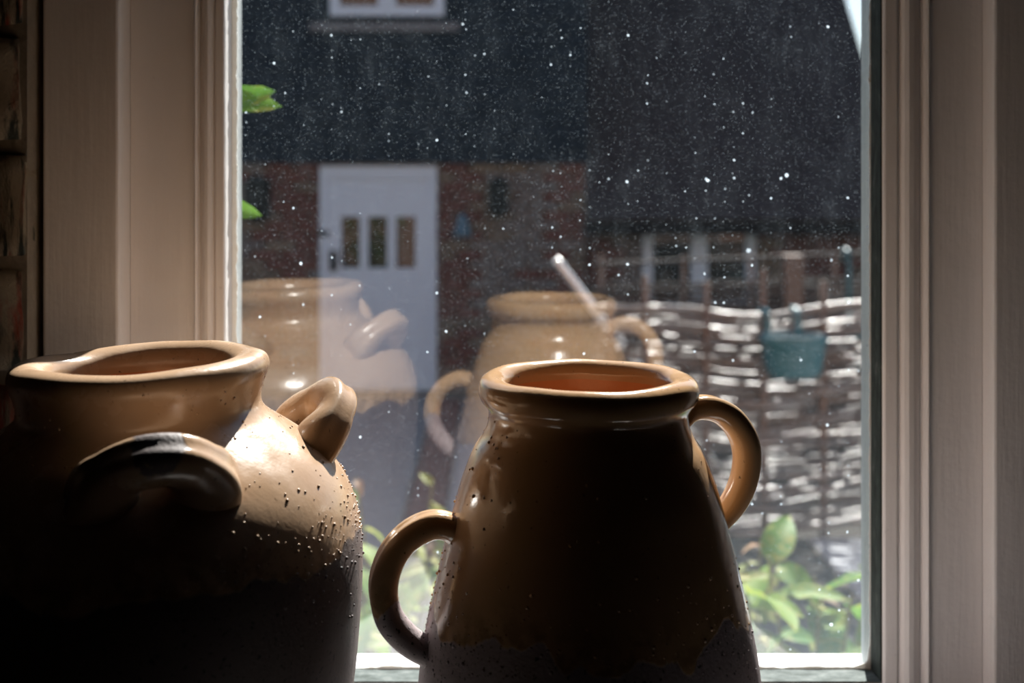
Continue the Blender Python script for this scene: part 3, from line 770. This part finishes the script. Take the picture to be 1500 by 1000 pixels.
wattle('wattle_fence', 'silvery woven wattle hurdle holding the teal planter', st[0]-0.03, st[-1]+0.03, FY, ftop, GROUND-0.02, st, lambda i, x: pyZ(tops[i], FY), 0.0125, 0.0265, 2, GROUND, M['hazel'])
FY2 = 6.9
st2 = [pxX(p, FY2) for p in (880, 1000, 1100, 1225, 1330, 1430)]
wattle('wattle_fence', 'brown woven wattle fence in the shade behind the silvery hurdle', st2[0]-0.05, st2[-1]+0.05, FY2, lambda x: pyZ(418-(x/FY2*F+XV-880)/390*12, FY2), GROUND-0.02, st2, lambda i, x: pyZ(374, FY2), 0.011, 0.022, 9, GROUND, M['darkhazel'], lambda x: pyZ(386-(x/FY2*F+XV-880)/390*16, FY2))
gp = tag(box('gate_post', pxX(1147, FY2-0.1), pxX(1174, FY2-0.1), FY2-0.16, FY2-0.05, GROUND-0.02, pyZ(373, FY2-0.1), M['stake'], bev=0.008), 'square brown wooden post in front of the shaded wattle fence', 'post')
# white pole leaning behind the hurdle
pa, pb_ = at(814, 380, 5.31), at(1110, 762, 5.42)
g = N('pale polished metal'); M['whitewood'] = g.done(g.pbr((0.92, 0.93, 0.93), 0.6, None, 0.5, 1.0))
dirp = (pb_-pa).normalized(); tl_ = (GROUND-0.0-pa.z)/dirp.z
wp = tag(link('leaning_pole', tube('leaning_pole', [pa, pa+dirp*0.03, pa+dirp*0.5, pa+dirp*tl_], [0.020, 0.021, 0.021, 0.021], 12), M['whitewood']), 'shiny white pole leaning behind the end of the silvery hurdle', 'pole')

# teal trough planters hooked over the fences
M['teal'] = flat('teal plastic', (0.045, 0.16, 0.20), 0.4, 0.12, 8)
def planter(Y, topz, px0, px1, py0, py1, hooks, fy, label, hooktop):
    yc = Y; x0, x1 = pxX(px0, yc), pxX(px1, yc); z1_, z0_ = pyZ(py0, yc), pyZ(py1, yc); cx = (x0+x1)/2; hw = (x1-x0)/2; dp = 0.095
    e = empty('hanging_planter', (cx, yc, z0_), label=label, cat='planter')
    prof = [(0.0, 0.0), (0.66, 0.0), (0.78, 0.07), (0.86, 0.25), (0.92, 0.55), (0.94, 0.78), (1.0, 0.80), (1.02, 0.90), (1.0, 1.0), (0.95, 1.0), (0.90, 0.88), (0.80, 0.5), (0.0, 0.45)]
    vs, fs = [], []; ns = 36; H = z1_-z0_
    for r_, z_ in prof:
        for k in range(ns):
            a = 2*PI*k/ns; c_, s_ = math.cos(a), math.sin(a)
            c_ = math.copysign(abs(c_)**0.85, c_); s_ = math.copysign(abs(s_)**0.85, s_)
            vs.append((c_*hw*r_, s_*dp*r_, z_*H))
    for i in range(len(prof)-1):
        for k in range(ns): fs.append((i*ns+k, i*ns+(k+1) % ns, (i+1)*ns+(k+1) % ns, (i+1)*ns+k))
    link('trough', mesh('trough', vs, fs, True), M['teal'], e, (cx, yc, z0_))
    for hpx in hooks:
        hx = pxX(hpx, yc); zt = hooktop
        pth = [(hx, yc+dp*0.85, z1_-0.03), (hx, yc+dp*0.90, zt-0.03), (hx, yc+dp*0.95, zt-0.008), (hx, yc+dp+0.03, zt+0.006), (hx, fy+0.02, zt+0.006), (hx, fy+0.045, zt-0.01), (hx, fy+0.047, zt-0.06)]
        o = link('hook', tube('hook', pth, 0.014, 8), M['teal'], e); o.location = -e.location
    return e
planter(FY-0.16, 0, 1114, 1211, 490, 552, (1130, 1177), FY, 'teal trough planter hooked over the silvery wattle hurdle', pyZ(458, FY-0.1))
planter(FY2-0.16, 0, 1238, 1350, 470, 540, (1250, 1336), FY2, 'teal trough planter hooked over the shaded rear fence', pyZ(369, FY2-0.1))

# ------------------------------------------------------------------ plants
def mat_leaf(name, a, b, tip):
    g = N(name); oi = g.n('ShaderNodeObjectInfo'); v = g.coord()
    c = g.mix(oi.outputs['Random'], a, b); c = g.mix(g.ramp(g.noise(v, 60, 4), [(0.5, (0, 0, 0)), (0.7, (1, 1, 1))]), c, tip)
    d = g.pbr(c, 0.6, None, 0.2); t = g.n('ShaderNodeBsdfTranslucent'); g.l(c, t.inputs[0])
    m = g.n('ShaderNodeMixShader'); m.inputs[0].default_value = 0.5; g.l(d, m.inputs[1]); g.l(t.outputs[0], m.inputs[2])
    return g.done(m.outputs[0])
M['leaf'] = mat_leaf('green leaf', (0.07, 0.20, 0.03), (0.20, 0.32, 0.045), (0.34, 0.34, 0.07))
M['leaf2'] = mat_leaf('yellow green leaf', (0.18, 0.27, 0.055), (0.36, 0.34, 0.09), (0.38, 0.34, 0.13))
M['dry'] = mat_leaf('dry pinkish leaf', (0.32, 0.20, 0.14), (0.38, 0.27, 0.19), (0.3, 0.22, 0.15))
M['stem'] = flat('green brown stem', (0.16, 0.15, 0.06), 0.7, 0.3, 30)
def leafmesh(name, L, W, curl, fold, mat):
    vs, fs = [], []; n = 7
    for i in range(n+1):
        t = i/n; wv = W*0.5*(math.sin(PI*min(1, t**0.75))**0.8 if 0 < t < 1 else 0.0); x = L*t; z = -curl*L*t*t
        wv = max(wv, 0.0006)
        for s_ in (-1, -0.5, 0, 0.5, 1): vs.append((x, s_*wv, z+abs(s_)*wv*fold+0.05*W*math.sin(t*15+s_)*abs(s_)))
    for i in range(n):
        for j in range(4): fs.append((i*5+j, i*5+j+1, (i+1)*5+j+1, (i+1)*5+j))
    m = mesh(name, vs, fs, True); m.materials.append(mat); return m
def lset(mat, sizes): return [leafmesh('leaf', L, L*wr, cu, fo, mat) for L, wr, cu, fo in sizes]
big = lset(M['leaf'], [(0.15, 0.42, 0.35, 0.3), (0.12, 0.45, 0.55, 0.25), (0.10, 0.5, 0.2, 0.4)])
mid = lset(M['leaf2'], [(0.06, 0.45, 0.4, 0.3), (0.05, 0.5, 0.2, 0.3), (0.075, 0.35, 0.5, 0.3)])
dry = lset(M['dry'], [(0.04, 0.5, 0.7, 0.5), (0.03, 0.6, 0.5, 0.5)])
def shrub(name, label, cx, cy, ztop, rx, ry, nst, per, pools, seed, group=None, tlow=0.45):
    r4 = random.Random(seed); e = empty(name, (cx, cy, GROUND-0.02), label=label, cat='shrub')
    if group: e['group'] = group
    for s_ in range(nst):
        a = r4.uniform(0, 2*PI); q = math.sqrt(r4.random())
        top = Vector((cx+rx*q*math.cos(a), cy+ry*q*math.sin(a), ztop-r4.uniform(0, 0.16)))
        base = Vector((cx+rx*0.35*q*math.cos(a), cy+ry*0.35*q*math.sin(a), GROUND-0.02))
        mid_ = base.lerp(top, 0.55)+Vector((r4.uniform(-.05, .05), r4.uniform(-.05, .05), 0))
        pth = catmull([base, mid_, top], 10)
        o = link('stem', tube('stem', pth, [0.006-0.004*i/10 for i in range(11)], 5), M['stem'], e); o.location = -e.location
        for k in range(per):
            t = tlow+(1-tlow)*(k+r4.random()*0.7)/per; f = t*10; i = min(int(f), 9); p = pth[i].lerp(pth[i+1], f-i)
            pool = r4.choices([x for x, _ in pools], [y for _, y in pools])[0]
            sc = r4.uniform(0.75, 1.15)
            link('leaf', r4.choice(pool), None, e, p, (r4.uniform(-.6, .6), r4.uniform(-0.75, 0.45), r4.uniform(0, 2*PI)), (sc, sc, sc))
    return e
shrub('leafy_shrub', 'broad leaved bright green shrub outside under the right of the window', 0.565, 1.92, -0.645, 0.24, 0.2, 26, 11, [(big, 5), (mid, 5), (dry, 1.3)], 4, tlow=0.56)
shrub('leafy_shrub', 'yellow green small leaved shrub seen between the two jars', -0.24, 2.35, -0.66, 0.22, 0.22, 19, 15, [(mid, 6), (big, 1), (dry, 0.5)], 12)
shrub('leafy_shrub', 'mixed green shrub growing between its broad leaved and yellow neighbours', 0.20, 2.55, -0.84, 0.17, 0.17, 12, 12, [(mid, 4), (big, 2)], 21)
shrub('leafy_shrub', 'tall dark green shrub by the outdoor wall mirrored in the door panes', -1.62, 1.75, -0.30, 0.55, 0.25, 21, 14, [(big, 4), (mid, 1)], 33, tlow=0.25)
# climber on the outdoor wall, two of its leaves reach past the jamb
cl = empty('climbing_plant', (-0.34, 1.22, GROUND-0.02), label='climbing stem with bright green leaves at the outdoor edge of the window', cat='plant')
o = link('stem', tube('stem', catmull([(-0.36, 1.25, GROUND-0.02), (-0.34, 1.2, -0.9), (-0.345, 1.22, -0.3), (-0.335, 1.25, 0.0), (-0.335, 1.25, 0.3)], 30), 0.004, 6), M['stem'], cl); o.location = -cl.location
cm = lset(M['leaf'], [(0.062, 0.55, 0.15, 0.25), (0.05, 0.5, 0.3, 0.3)])
def cleaf(me, p, rot, s_=1): link('leaf', me, None, cl, p, rot, (s_,)*3)
cleaf(cm[0], (-0.325, 1.25, 0.075), (0.9, -0.42, 0.05), 1.35)
cleaf(cm[0], (-0.325, 1.245, 0.080), (0.7, -0.16, 0.0), 1.4)
cleaf(cm[1], (-0.322, 1.25, -0.027), (1.0, 0.02, 0.0), 1.2)
for k in range(12): cleaf(cm[k % 2], (-0.34, 1.235, -0.9+k*0.1), (R.uniform(-1, 1), R.uniform(-.4, .4), PI+R.uniform(-1, 1)))
